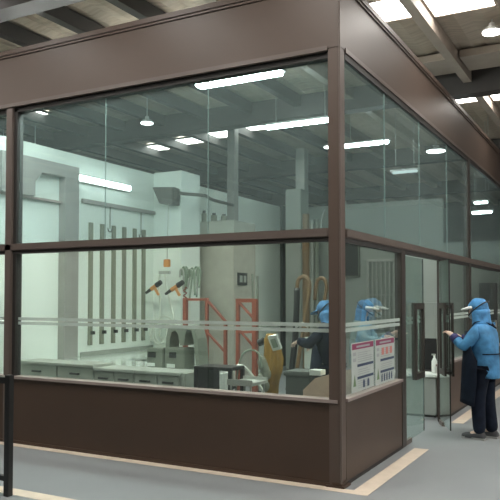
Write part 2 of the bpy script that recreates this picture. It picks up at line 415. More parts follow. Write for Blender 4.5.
# door leaves
def leaf(name, hinge, free, label, off=.045):
    h, f = Vector((*hinge, 0)), Vector((*free, 0)); d = (f-h).normalized(); L = (f-h).length
    nn = Vector((d.y, -d.x, 0))
    t = thing(name, h, label, 'door', kind='structure')
    def seg(mb, a0, a1, z0, z1, off, th):
        c0, c1 = h+d*a0+nn*off, h+d*a1+nn*off
        mb.prism([(c0.x-nn.x*th/2, c0.y-nn.y*th/2, z0), (c1.x-nn.x*th/2, c1.y-nn.y*th/2, z0),
                  (c1.x+nn.x*th/2, c1.y+nn.y*th/2, z0), (c0.x+nn.x*th/2, c0.y+nn.y*th/2, z0)], (0, 0, z1-z0))
        return mb
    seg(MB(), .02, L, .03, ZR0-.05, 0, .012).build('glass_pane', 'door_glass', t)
    seg(MB(), L, L+.006, .03, ZR0-.05, 0, .014).build('glass_edge', 'gasket', t)
    for q0, q1 in ((1.295, 1.328), (1.343, 1.376)):
        seg(MB(), .04, L-.02, q0, q1, -.01, .003).build('frosted_band', 'frost', t)
    seg(MB(), 0, .22, .0, .05, 0, .04).build('floor_pivot', 'rail', t)
    for s in (1, -1):
        hb = MB(); a0, a1 = L-.40, L-.03
        bw = .05 if off < .03 else .07
        seg(hb, a0, a0+bw, .66, 1.53, s*off, .025); seg(hb, a1-bw, a1, .66, 1.53, s*off, .025)
        seg(hb, a0+bw, a1-bw, 1.46, 1.53, s*off, .025); seg(hb, a0+bw, a1-bw, .66, .73, s*off, .025)
        for zz in (.70, 1.49):
            for aa in (a0+.035, a1-.035): seg(hb, aa-.015, aa+.015, zz-.015, zz+.015, s*off*.45, off*.75)
        hb.build('door_handle', 'jamb', t)
    return t
leaf('door_1', (-.02, 1.875), (-.02, 2.67), 'closed left glass door leaf with dark rectangular pull handle', .015)
leaf('door_2', (.0, 3.40), (.26, 2.80), 'open right glass door leaf swung towards the worker')

# floor stripes
struct('trim_3', box(XE, .26, -.165, -.06, .0005, .003), 'stripe', 'beige floor stripe along the foot of the front', 'floor stripe')
struct('trim_4', box(.11, .26, -.06, 1.79, .0005, .003), 'stripe', 'beige floor stripe along the side base from the corner to the doorway', 'floor stripe')
struct('trim_5', box(.11, .26, 3.5, YE, .0005, .003), 'stripe', 'beige floor stripe along the side beyond the doorway behind the worker', 'floor stripe')
struct('trim_6', box(XE, 1.0, -1.50, -1.36, .0005, .003), 'stripe', 'beige floor stripe at the lower left corner of the photo', 'floor stripe')

# barrier at the left edge
bp = at(8, 496, Z=0)
t = thing('barrier', (bp.x, bp.y, 0), 'black steel barrier frame at the lower left edge', 'barrier')
MB().box(bp.x-.027, bp.x+.027, bp.y-.027, bp.y+.027, 0, .97).build('post', 'black', t, bevel=.004)
MB().box(bp.x-1.03, bp.x-.97, bp.y-.027, bp.y+.027, 0, .97).build('post', 'black', t, bevel=.004)
MB().box(bp.x-.97, bp.x-.027, bp.y-.02, bp.y+.02, .90, .95).build('top_rail', 'black', t)
MB().box(bp.x-.97, bp.x-.027, bp.y-.02, bp.y+.02, .12, .16).build('lower_rail', 'black', t)

# --------------------------------------------------- left wall fittings
t = thing('portal_frame', (XL+.1, 2.1, 0), 'grey steel portal column with haunched beam against the white left wall', 'column', kind='structure')
box(XL, XL+.12, 1.84, 2.12, 0, 3.48).build('column', 'grey_steel', t)
box(XL, XL+.12, 0.7, 1.84, 3.30, 3.48).build('beam', 'grey_steel', t)
MB().prism([(XL, .7, 3.3), (XL, .7, 2.96), (XL, 1.27, 2.96), (XL, 1.27, 3.16), (XL, 1.40, 3.3)], (.12, 0, 0)).build('haunch', 'grey_steel', t)
box(XL, XL+.06, .7, 1.84, 2.93, 2.96).build('ledge', 'sill', t)

t = thing('wall_lamp', (XL+.05, 2.9, 3.34), 'long white tube lamp fixed high on the left wall', 'lamp')
box(XL, XL+.05, 2.16, 3.40, 3.30, 3.40).build('housing', 'lamp_body', t)
box(XL+.05, XL+.09, 2.18, 3.37, 3.31, 3.39).build('diffuser', 'wall_tube', t, bevel=.01)

ord6 = ['first', 'second', 'third', 'fourth', 'fifth', 'sixth']
for k, px in enumerate((90.5, 102, 113.5, 124, 134.5, 143.5)):
    p = at(px, 297, X=XL+.02)
    t = thing('wall_strip', (XL, p.y, .87), ord6[k]+' from the left of the six vertical olive strips on the white wall', 'wall strip', 'vertical strips on the left wall')
    box(XL, XL+.035, p.y-.035, p.y+.035, .88, 2.72).build('rail', 'strip', t)
    MB().box(XL+.035, XL+.09, p.y-.012, p.y+.03, 1.04, 1.09).build('latch', 'dark', t)
for px, z0, lb in ((110, 2.62, 'thin wire with a hook on the white wall between second and third strips'), (141, 2.58, 'thin wire with a hook on the white wall by the sixth strip')):
    p = at(px, 225, X=XL+.03)
    t = thing('hanging_wire', (p.x, p.y, z0), lb, 'wire')
    MB().cyl((p.x, p.y, z0+.04), (p.x, p.y, 3.01), .006, n=6).build('wire', 'dark', t)
    MB().tube([(p.x, p.y-.05, z0+.05), (p.x, p.y-.03, z0), (p.x, p.y+.03, z0), (p.x, p.y+.05, z0+.06)], .008).build('hook', 'dark', t)

# white column
struct('column', box(XL, -4.44, 4.1, 4.68, 0, 3.72), 'white', 'broad white column against the left wall behind the hanging spray guns', 'column')
p = at(198, 260, Y=4.69)
tag(MB().cyl((p.x, 4.72, 0), (p.x, 4.72, 3.2), .022).build('wall_pipe', 'pipe', loc=(p.x, 4.72, 0)), 'thin grey pipe at the right edge of the white column', 'pipe')

# heater on an arm
hy = 3.85
t = thing('heater_lamp', at(165, 196, Y=hy), 'dark hooded heater hanging before the white column on a long arm', 'heater')
pl = [at(152, 187, Y=hy), at(172.5, 187, Y=hy), at(172.5, 204.5, Y=hy), at(159, 203.5, Y=hy)]
MB().prism(pl, (0, .22, 0)).build('hood', 'heater', t, bevel=.01)
MB().prism([at(171, 189, Y=hy+.05), at(177, 191, Y=hy+.05), at(176, 200, Y=hy+.05), at(171, 201, Y=hy+.05)], (0, .12, 0)).build('motor_box', 'heater', t, bevel=.008)
ax = [at(172, 192, Y=hy+.1), at(174.5, 188.5, Y=hy+.12), at(179, 193, Y=hy+.14), at(199, 195, Y=3.98), at(206, 196, Y=4.3), at(213, 200, Y=4.9), at(233, 205, Y=5.9)]
MB().tube(ax, .028, smooth=4).build('arm', 'heater', t, smooth=True)

# columns reaching the roof
p = at(232, 200, Y=6.05)
t = thing('roof_column', (p.x, 6.05, 0), 'grey steel roof column behind the beige cabinet, at the heater arm', 'column', kind='structure')
box(p.x-.08, p.x+.08, 6.0, 6.16, 0, CZ).build('shaft', 'grey_steel', t)
p = at(292.5, 160, Y=8.5)
t = thing('roof_column', (p.x, 8.5, 0), 'pale roof column rising behind the tall white cabinet', 'column', kind='structure')
box(p.x-.11, p.x+.11, 8.9, 9.12, 0, CZ).build('shaft', 'pipe', t)

# beige cabinet
t = thing('tall_cabinet', (-4.29, 5.4, 0), 'tall beige cabinet behind the red frames with a dark switch plate', 'cabinet')
box(-4.64, -3.94, 5.0, 5.81, 0.05, 2.95).build('body', 'beige', t, bevel=.008)
box(-4.60, -3.98, 5.03, 5.78, 0, .05).build('plinth', 'dark', t)
p = at(242.5, 279, X=-3.93)
sp = box(-3.94, -3.925, p.y-.17, p.y+.17, p.z-.11, p.z+.11).build('switch_plate', 'dark', t)
box(-3.925, -3.915, p.y-.11, p.y-.02, p.z-.06, p.z+.06).build('switch', 'pipe', sp)
box(-3.925, -3.915, p.y+.03, p.y+.11, p.z-.06, p.z+.06).build('switch', 'pipe', sp)
for px, w, h, lb in ((204, .09, .22, 'leftmost and tallest small canister on top of the beige cabinet'), (214, .11, .16, 'middle small canister on top of the beige cabinet'), (224, .11, .13, 'third small canister from left on the beige cabinet')):
    p = at(px, 222, Y=5.15)
    t = thing('canister', (p.x, 5.15, 2.95), lb, 'canister', 'canisters on the beige cabinet')
    MB().cyl((p.x, 5.15, 2.95), (p.x, 5.15, 2.95+h*.75), w/2, n=12).build('body', 'strip', t)
    MB().cyl((p.x, 5.15, 2.95+h*.75), (p.x, 5.15, 2.95+h), w*.3, n=12).build('cap', 'dark', t)

# poles beside cabinet
for px, y1, lb in ((252.5, 274, 'left of two thin dark poles standing beside the right red frame'), (257.5, 276, 'right of two thin dark poles standing beside the right red frame')):
    p = at(px, y1, Y=4.6); q = at(px+1, 360, Y=4.5)
    t = thing('pole', (q.x, q.y, 0), lb, 'pole', 'dark poles beside the red frame')
    MB().cyl((q.x, q.y, .08), p, .018).build('shaft', 'green_grey', t)
    MB().box(q.x-.03, q.x+.03, q.y-.03, q.y+.03, 0, .08).build('head', 'dark', t)

# back wall things
p0, p1, p2 = at(285.5, 297, Y=8.2), at(301, 297, Y=8.2), at(309, 297, X=at(301, 297, Y=8.2).x)
t = thing('tall_cabinet', ((p0.x+p1.x)/2, 8.4, 0), 'tall narrow white cabinet at the back beside the ochre pipe', 'cabinet')
box(p0.x, p1.x, 8.2, p2.y, 0.04, 3.95).build('body', 'white_dull', t, bevel=.01)
box(p0.x+.02, p1.x-.02, 8.22, p2.y-.02, 0, .04).build('plinth', 'dark', t)
p = at(306, 297, Y=7.9)
tag(MB().cyl((p.x, 7.9, 0), (p.x, 7.9, 3.35), .075).build('riser_pipe', 'ochre', loc=(p.x, 7.9, 0)), 'ochre vertical pipe beside the tall white cabinet', 'pipe')
for px, m, lb in ((312, 'pipe', 'pale vertical pipe right of the ochre pipe'), (316.5, 'green_grey', 'dark vertical pipe second right of the ochre pipe')):
    p = at(px, 297, Y=8.6)
    tag(MB().cyl((p.x, 8.6, 0), (p.x, 8.6, 3.3), .05).build('riser_pipe', m, loc=(p.x, 8.6, 0)), lb, 'pipe')
p = at(322, 215, Y=9.2)
t = thing('wall_bracket', (p.x, 9.3, 2.6), 'pale bracket with a hanging chain on the back wall near the corner post', 'bracket')
box(p.x-.25, p.x+.3, 9.25, 9.4, 2.95, 3.08).build('arm', 'white_dull', t)
MB().tube([(p.x, 9.25, 2.96), (p.x-.05, 9.24, 3.25), (p.x+.05, 9.24, 3.6)], .03).build('chain', 'pipe', t)
a = at(336, 238, Y=9.38); b = at(360, 277, Y=9.38)
t = thing('notice_board', ((a.x+b.x)/2, 9.38, b.z), 'dark board on the back wall just right of the corner post', 'board')
box(a.x, b.x, 9.36, 9.40, b.z, a.z).build('panel', 'dark', t)
MB().box(a.x, b.x, 9.34, 9.36, a.z-.03, a.z).box(a.x, b.x, 9.34, 9.36, b.z, b.z+.03).box(a.x, a.x+.03, 9.34, 9.36, b.z, a.z).box(b.x-.03, b.x, 9.34, 9.36, b.z, a.z).build('frame', 'green_grey', t)
# pale wall rack seen above posters
a = at(366, 262, Y=9.3); b = at(396, 330, Y=9.3)
t = thing('wall_rack', ((a.x+b.x)/2, 9.33, b.z), 'pale rack of vertical rods on the back wall above the posters', 'rack')
MB().box(a.x, b.x, 9.32, 9.38, a.z, a.z+.06).box(a.x, b.x, 9.32, 9.38, b.z, b.z+.05).box(a.x, b.x, 9.32, 9.38, (a.z+b.z)/2, (a.z+b.z)/2+.03).box(a.x, a.x+.03, 9.32, 9.38, b.z, a.z+.06).box(b.x-.03, b.x, 9.32, 9.38, b.z, a.z+.06).build('frame', 'pipe', t)
for k in range(7):
    x = a.x+(b.x-a.x)*(k+.5)/7
    MB().cyl((x, 9.31, b.z), (x, 9.31, a.z), .02, n=8).build('rod', 'pipe', t)

# --------------------------------------------------- counter and cabinets
CT = .725
cy0 = 1.1
bp_ = [at(px, 375, Y=cy0).x for px in (5, 57, 94, 114, 134, 157, 180, 187)]
bp_[0] = XL+.01; ctx = bp_[-1]
t = thing('worktop', ((XL+ctx)/2, 2.4, CT-.05), 'long shiny steel worktop running back along the white left wall', 'worktop')
MB().box(XL, ctx, cy0+.40, 2.15, CT-.035, CT).box(XL, XL+.95, 2.15, 4.08, CT-.035, CT).build('slab', 'counter', t, bevel=.006)
box(XL, XL+.02, 2.30, 4.08, CT, CT+.06).build('upstand', 'cab', t)
names3 = ['leftmost grey drawer unit under the worktop, partly behind the left post', 'middle grey drawer unit under the worktop', 'right grey drawer unit under the worktop below the small grey machine']
for k, (i0, i1, i2) in enumerate(((0, 1, 2), (2, 3, 4), (4, 5, 6))):
    x0, x1, x2 = bp_[i0], bp_[i1], bp_[i2]
    t = thing('drawer_unit', ((x0+x2)/2, 1.4, 0), names3[k], 'cabinet', 'grey drawer units under the worktop')
    UT = CT+(.035 if k == 0 else .004)
    MB().box(x0+.005, x2-.005, cy0+.02, cy0+.38, .06, UT-.035).build('body', 'cab', t)
    MB().box(x0+.002, x2-.002, cy0-.015, cy0+.395, UT-.035, UT).build('top', 'cab_top', t, bevel=.004)
    box(x0+.02, x2-.02, cy0+.05, cy0+.36, 0, .06).build('plinth', 'dark', t)
    for xa, xb in ((x0, x1), (x1, x2)):
        for za, zb in ((.42, UT-.045), (.08, .40)):
            dr = MB().box(xa+.012, xb-.012, cy0, cy0+.02, za, zb).build('drawer', 'cab', t, bevel=.004)
            xm = (xa+xb)/2; zz = zb-.075
            MB().box(xm-.07, xm+.07, cy0-.03, cy0-.018, zz-.012, zz+.012).box(xm-.07, xm-.05, cy0-.02, cy0, zz-.012, zz+.012).box(xm+.05, xm+.07, cy0-.02, cy0, zz-.012, zz+.012).build('handle', 'dark', dr)
t = thing('side_cupboard', ((bp_[6]+ctx)/2, 1.4, 0), 'narrow grey cupboard closing the right end of the drawer units', 'cabinet')
box(bp_[6]+.005, ctx-.02, cy0+.01, cy0+.39, .0, CT).build('body', 'cab', t, bevel=.004)
box(bp_[6]+.02, ctx-.035, cy0, cy0+.01, .05, CT-.03).build('door', 'cab', t)

# machine with two arches on the worktop
my = 1.55
def pp(px, py, y=my): return at(px, py, Y=y)
b0 = pp(180, 372)
t = thing('arched_machine', (b0.x, my+.1, CT), 'grey green machine with two arched openings standing on the worktop', 'machine')
prof = [(164.5, 374), (166, 345), (168, 335), (172, 332.5), (190, 332.5), (194, 335), (197, 345), (199.5, 374), (196, 374), (193.5, 346), (191, 337), (187, 336), (185, 340), (184, 352), (180, 352), (178, 341), (175.5, 337), (171.5, 338.5), (169.5, 347), (168, 374)]
q = [pp(x, y) for x, y in prof]
zc = min(v.z for v in q)
for v in q: v.z += CT-zc
MB().prism(q, (0, .22, 0)).build('arch_frame', 'green_grey', t)
a, b = pp(168, 352), pp(186, 374)
MB().box(a.x, b.x, my-.04, my+.2, CT, CT+.25).build('housing', 'green_grey', t, bevel=.01)
MB().box(a.x+.05, a.x+.15, my-.05, my-.04, CT+.13, CT+.20).build('display', 'dark', t)
MB().box(a.x+.02, a.x+.13, my-.055, my-.04, CT+.01, CT+.055).build('label_plate', 'foam', t)
a, b = pp(146.5, 350), pp(163, 370)
t = thing('scale', ((a.x+b.x)/2, my+.1, CT), 'small grey boxy scale left of the arched machine', 'scale')
MB().box(a.x, b.x, my, my+.25, CT+.001, CT+.235).build('body', 'green_grey', t, bevel=.012)
MB().box(a.x+.03, a.x+.14, my-.01, my, CT+.12, CT+.19).build('display', 'dark', t)
MB().box(a.x+.02, a.x+.13, my-.012, my, CT+.01, CT+.05).build('label_plate', 'foam', t)

# hanging spray guns
gy = 3.72
p = at(167, 263, Y=gy)
t = thing('hose_drop', (p.x, gy, p.z), 'orange block with crossbar hanging on a cable before the white column', 'hose reel')
tp = at(168.5, 204, Y=gy)
MB().cyl((p.x, gy, p.z), (tp.x, gy, tp.z), .008, n=6).build('cable', 'pipe', t)
MB().box(p.x-.055, p.x+.055, gy-.03, gy+.03, p.z-.065, p.z+.06).build('block', 'orange', t, bevel=.01)
c0, c1 = at(159.5, 272.5, Y=gy), at(170, 272.5, Y=gy)
MB().bar(c0, c1, .05, .05).build('crossbar', 'pipe', t)
def gun(px0, py0, px1, py1, hx, label):
    a, b = at(px0, py0, Y=gy-.02), at(px1, py1, Y=gy-.02)
    m = a.lerp(b, .55)
    t = thing('spray_gun', m, label, 'spray gun', 'spray guns on pale hoses')
    MB().cyl(a, a.lerp(b, .4), .022, .03).build('nozzle', 'dark', t)
    MB().cyl(a.lerp(b, .35), a.lerp(b, .75), .035).build('body', 'orange', t)
    MB().cyl(a.lerp(b, .7), b, .045, .038).build('valve', 'dark', t)
    MB().bar(m, m+Vector((.09, 0, -.13)), .035).build('grip', 'orange', t)
    h0 = at(hx[0][0], hx[0][1], Y=gy)
    MB().tube([at(x, y, Y=gy) for x, y in hx], .014, smooth=4).build('hose', 'hose', t, smooth=True)
gun(146, 293, 161, 282, [(160, 272.5), (158.5, 283), (160, 300), (159.5, 318), (153, 330), (151, 342)], 'left spray gun hanging on a pale hose before the white column')
gun(165.5, 294, 183, 282, [(165, 272.5), (167, 290), (171, 306), (174, 320), (177, 336)], 'right spray gun hanging on a pale hose nearer the red frame')
p = at(163, 330, Y=gy+.12)
t = thing('hose_coil', (p.x, p.y, p.z), 'loose coil of pale hose before the white column behind the machine', 'hose')
for k in range(4):
    c = at(158+3.3*k, 331+(k % 2)*2, Y=gy+.1+.05*k); rr = .17+.02*(k % 3)
    MB().tube([(c.x+rr*math.cos(2*PI*i/16), c.y, c.z+rr*1.15*math.sin(2*PI*i/16)) for i in range(17)], .013, smooth=2).build('loop', 'hose', t, smooth=True)
# tangle of hoses at column right
p = at(190, 272, Y=4.0)
t = thing('hose_bundle', (p.x, p.y, p.z), 'tangled bundle of green grey hoses hanging above the left red frame', 'hose')
random.seed(7)
for k in range(9):
    x0 = 182+k*2.1; y0 = 268+random.uniform(-1, 6); yy = 3.95+.03*(k % 4)
    ln = random.uniform(18, 32)
    MB().tube([at(x0-2.2, y0+8, Y=yy), at(x0-1.6, y0+1, Y=yy), at(x0+.5, y0, Y=yy), at(x0+1.6, y0+6, Y=yy), at(x0+.6+random.uniform(-2, 2), y0+ln, Y=yy)], .016, smooth=4).build('hose', 'hose_green' if k % 3 else 'pipe', t, smooth=True)
t = thing('chain', at(186, 312, Y=3.9), 'coiled red air hose dangling behind the left red frame', 'hose')
pts = [at(185, 286, Y=4.11), at(185, 287, Y=4.0)]
for i in range(60):
    f = i/59; x, y = 185+1.5*math.cos(i*PI/3), 288+50*f
    v = at(x, y, Y=3.9+.03*math.sin(i*PI/3)); pts.append(v)
MB().tube(pts, .012, n=6, smooth=1).build('coil', 'red', t, smooth=True)
t.name = 'air_hose'

# ----------------------------------------------------- red frames, stool
def red_frame(label, Y, segs, dep):
    base = at(segs[0][0][0], 370, Y=Y)
    t = thing('steel_frame', (base.x, Y, 0), label, 'frame', 'red steel frames')
    for (ax_, ay), (bx_, by), w, nm in segs:
        a = at(ax_, ay, Y=Y); b = at(bx_, by, Y=Y)
        if nm == 'post': b = Vector((a.x, Y, 0.03))
        MB().bar(a, b, w, w).build(nm, 'red', t)
        if nm == 'post': MB().box(a.x-.06, a.x+.06, Y-.10, Y+dep, 0, .03).build('foot', 'red', t)
    return t
Yr = 2.45
red_frame('left red steel frame with two sloped braces behind the black stool', Yr,
  [((185.5, 298), (185.5, 390), .055, 'post'), ((207, 298), (207, 372), .04, 'post'), ((225.5, 321), (225.5, 372), .04, 'post'),
   ((184, 299.5), (208, 299.5), .032, 'rail'), ((184, 331), (208, 331), .03, 'rail'), ((207, 300), (226, 322), .03, 'brace'), ((207, 332), (226, 353), .026, 'brace')], .2)
red_frame('right red steel frame beside the two dark poles', Yr,
  [((238, 299), (238, 372), .045, 'post'), ((255, 299), (255, 390), .06, 'post'),
   ((236.5, 300.5), (256.5, 300.5), .05, 'rail'), ((238, 332), (256, 332), .03, 'rail'), ((238, 301), (256, 321), .028, 'brace'), ((240, 331), (256, 349), .026, 'brace')], .2)

sy_ = .75
a, b = at(193.5, 366, Y=sy_), at(231, 366, Y=sy_)
zt = a.z
t = thing('stool', ((a.x+b.x)/2, sy_+.15, 0), 'black square metal stool just inside the front glass by the red frame', 'stool')
MB().box(a.x, b.x, sy_, sy_+.3, zt-.035, zt).build('seat', 'black', t, bevel=.006)
for x in (a.x+.02, b.x-.02):
    for y in (sy_+.02, sy_+.28): MB().box(x-.018, x+.018, y-.018, y+.018, 0, zt-.035).build('leg', 'black', t)
MB().box(a.x, a.x+.17, sy_+.04, sy_+.26, .1, zt-.035).build('side_panel', 'dark', t)
MB().box(a.x+.2, b.x-.02, sy_+.01, sy_+.03, .3, .34).build('stretcher', 'black', t)
a2, b2 = at(216, 372, Y=1.3), at(229, 388, Y=1.3)
t = thing('canister', ((a2.x+b2.x)/2, 1.3, 0), 'pale cream can standing behind the black stool', 'canister')
MB().cyl(((a2.x+b2.x)/2, 1.3, 0), ((a2.x+b2.x)/2, 1.3, a2.z), .09).build('body', 'foam', t)
MB().cyl(((a2.x+b2.x)/2, 1.3, a2.z), ((a2.x+b2.x)/2, 1.3, a2.z+.03), .045).build('cap', 'pipe', t)
# cream hose loop and tray
t = thing('water_hose', at(243, 372, Y=1.0), 'cream hose looping over between the stool and the yellow apron', 'hose')
MB().tube([at(x, y, Y=1.08) for x, y in ((236, 392), (238, 368), (243, 354), (251, 350), (259, 354), (262, 368))], .010, smooth=5).build('loop', 'hose_green', t, smooth=True)
MB().tube([at(x, y, Y=1.06) for x, y in ((237, 366), (243, 366), (253, 376), (262, 389), (268, 402))], .014, smooth=5).build('stem', 'hose', t, smooth=True)
a, b = at(227, 382, Y=.6), at(252, 382, Y=.6)
t = thing('tray_stand', ((a.x+b.x)/2, .8, 0), 'low pale tray on a stand right of the black stool', 'tray')
MB().box(a.x, b.x, .6, .95, a.z-.03, a.z).box(a.x, b.x, .6, .615, a.z, a.z+.03).box(a.x, b.x, .935, .95, a.z, a.z+.03).build('tray', 'pipe', t)
for x in (a.x+.03, b.x-.03):
    for y in (.63, .92): MB().cyl((x, y, 0), (x, y, a.z-.03), .012, n=8).build('leg', 'pipe', t)

# yellow apron on a scale stand
yy = 1.25
c = at(271, 350, Y=yy)
t = thing('scale_stand', (c.x, yy, 0), 'scale stand with white tilted display draped in a yellow apron', 'scale')
MB().cyl((c.x, yy, .03), (c.x, yy, c.z+.02), .025).build('column', 'green_grey', t)
MB().box(c.x-.2, c.x+.2, yy-.16, yy+.2, 0, .05).build('base', 'green_grey', t, bevel=.01)
rot = Matrix.Rotation(math.radians(-14), 3, 'Y') @ Matrix.Rotation(math.radians(18), 3, 'X')
dc = at(275, 342.5, Y=yy-.1)
ds = MB().box(dc.x-.055, dc.x+.055, dc.y-.02, dc.y+.02, dc.z-.085, dc.z+.085, rot=rot).build('display', 'foam', t, bevel=.006)
MB().box(dc.x-.03, dc.x+.03, dc.y-.028, dc.y-.018, dc.z-.05, dc.z+.05, rot=rot, piv=dc).build('screen', 'hose_green', ds)
MB().cyl(at(259, 343, Y=yy), at(264, 341, Y=yy), .04).build('knob', 'dark', t)
ap = MB(); rows = []
spec = [(1.20, .05, .00), (1.14, .07, .00), (1.04, .085, .02), (.93, .10, .035), (.82, .10, .03), (.72, .085, .02), (.60, .08, .0), (.45, .085, -.01), (.25, .09, -.015)]
for j, (z, r, dx) in enumerate(spec):
    rows.append([ap.bm.verts.new((c.x+dx+r*(.95+.26*math.sin(5*i*2*PI/40+j*.6))*math.cos(2*PI*i/40), yy+.8*r*(.95+.26*math.sin(5*i*2*PI/40+j*.5))*math.sin(2*PI*i/40), z)) for i in range(40)])
for a_, b_ in zip(rows, rows[1:]):
    for i in range(40): ap.bm.faces.new((a_[i], a_[(i+1) % 40], b_[(i+1) % 40], b_[i]))
ap.bm.faces.new(rows[0]); ap.bm.faces.new(rows[-1][::-1])
o = tag(ap.build('apron', 'yellow', smooth=True, loc=(c.x, yy, .25)), 'yellow plastic apron draped over the stand below the white display', 'apron')
gb = MB()
for k in range(7):
    v = at(262+1.5*k % 6, 362+4*k, Y=yy-.14+.004*k)
    gb.ball((v.x, v.y, v.z), .055, 1, .6, 1.2, 10, 7)
tag(gb.build('plastic_bag', frostmat('bag_clear', (.35, .37, .30), .6), smooth=True, loc=(c.x-.1, yy-.1, .5)), 'crumpled clear plastic bag hanging left of the yellow apron', 'bag')

# grey bin
a, b = at(283, 371, Y=1.0), at(311.5, 371, Y=1.0)
t = thing('waste_bin', ((a.x+b.x)/2, 1.16, 0), 'ribbed grey plastic bin between the yellow apron and the cardboard box', 'bin')
m = MB(); x0, x1 = a.x+.02, b.x-.02
m.box(x0, x1, 1.02, 1.32, 0, a.z-.05)
for k in range(4): m.box(x0-.006, x1+.006, 1.014, 1.326, .12+.17*k, .14+.17*k)
m.build('body', 'bin', t, bevel=.006)
MB().box(a.x, b.x, 1.0, 1.34, a.z-.05, a.z).build('rim', 'bin', t, bevel=.01)
MB().box(b.x-.01, b.x+.03, 1.1, 1.24, a.z-.12, a.z-.03).build('handle', 'dark', t, bevel=.006)
# bench with cardboard box + foam box
a, b = at(303, 377, Y=.3), at(331, 377, Y=.3)
bz = .56
t = thing('low_bench', ((a.x+b.x)/2+.1, .5, 0), 'low steel bench just inside the glass corner under the cardboard box', 'bench')
bx0, bx1 = a.x-.06, -.14
MB().box(bx0, bx1, .2, .85, bz-.03, bz).build('top', 'pipe', t)
for x in (bx0+.03, bx1-.03):
    for y in (.23, .82): MB().box(x-.015, x+.015, y-.015, y+.015, 0, bz-.03).build('leg', 'pipe', t)
t = thing('cardboard_box', ((a.x+b.x)/2, .5, bz), 'cardboard box with a white tag at the lower right of the front glass', 'box')
MB().prism([(a.x, .3, bz), (-.16, .3, bz), (-.16, .3, at(331, 372, Y=.3).z), (a.x+.12, .3, at(312, 378, Y=.3).z), (a.x, .3, at(303, 390, Y=.3).z)], (0, .42, 0)).build('carton', 'card', t)
d0 = at(309, 375.5, Y=.29); d1 = at(320, 372, Y=.29)
MB().box(d0.x, d1.x, .30, .42, d1.z-.035, d1.z+.012).build('tag', 'foam', t)
t = thing('workbench', (-1.0, 2.3, 0), 'grey workbench in front of the navy worker inside the room', 'bench')
MB().box(-1.65, -.95, 2.35, 2.95, .62, .66).build('top', 'counter', t)
for x in (-1.62, -.98):
    for y in (2.38, 2.92): MB().box(x-.02, x+.02, y-.02, y+.02, 0, .62).build('leg', 'pipe', t)
a, b = at(311, 364, Y=2.4), at(331, 364, Y=2.4)
t = thing('foam_box', ((a.x+b.x)/2, 2.6, .66), 'white foam box on the workbench under the navy worker hands', 'box')
fb0 = min(b.x, -.96)
MB().box(a.x, fb0, 2.4, 2.8, .66, a.z-.04).build('body', 'foam', t, bevel=.01)
MB().box(a.x-.01, fb0+.01, 2.39, 2.81, a.z-.04, a.z).build('lid', 'foam', t, bevel=.01)
# pale post below hand
p = at(309, 350, Y=2.9)
t = thing('tap_post', (p.x, 2.88, .66), 'pale upright tap post on the workbench beside the navy worker', 'tap')
MB().box(p.x-.05, p.x+.05, 2.85, 2.93, .66, at(309, 337, Y=2.9).z).build('post', 'pipe', t, bevel=.01)
MB().tube([(p.x, 2.87, 1.2), (p.x-.05, 2.8, 1.26), (p.x-.12, 2.74, 1.2)], .015).build('spout', 'pipe', t)

# hand truck with looped handles
hy = 3.3
t = thing('hand_truck', (at(300, 370, Y=hy).x, hy, 0), 'ochre and black hand truck with looped handles behind the navy worker', 'hand truck')
v = at(292, 372, Y=hy); v0 = Vector((v.x-.03, hy, .12))
MB().tube([v0, at(292, 368, Y=hy), at(295, 340, Y=hy), at(296.5, 310, Y=hy), at(297, 288, Y=hy)], .045, smooth=4).build('leg', 'black', t, smooth=True)
MB().tube([at(297, 290, Y=hy), at(298, 281, Y=hy), at(302, 277, Y=hy), at(307, 278, Y=hy), at(309.5, 285, Y=hy), at(308, 300, Y=hy), at(304, 325, Y=hy), at(300, 350, Y=hy), at(297, 370, Y=hy)], .029, smooth=4).build('handle_loop', 'ochre', t, smooth=True)
MB().tube([at(315, 300, Y=hy+.2), at(316, 285, Y=hy+.2), at(319, 279, Y=hy+.2), at(324, 279, Y=hy+.2), at(326.5, 286, Y=hy+.2), at(325, 298, Y=hy+.2), at(321, 325, Y=hy+.2), at(318, 350, Y=hy+.2)], .027, smooth=4).build('handle_loop', 'ochre', t, smooth=True)
v2 = at(318, 350, Y=hy+.2)
MB().bar(v0, (v2.x, hy+.2, .12), .05).bar(v2, (v2.x-.03, hy+.2, .12), .05).bar(at(297, 370, Y=hy), (at(297, 370, Y=hy).x, hy, .12), .05).build('base_frame', 'black', t)
for x in (v0.x+.03, v2.x-.05): MB().cyl((x-.03, hy+.15, .12), (x+.03, hy+.15, .12), .12, n=20).build('wheel', 'dark', t)

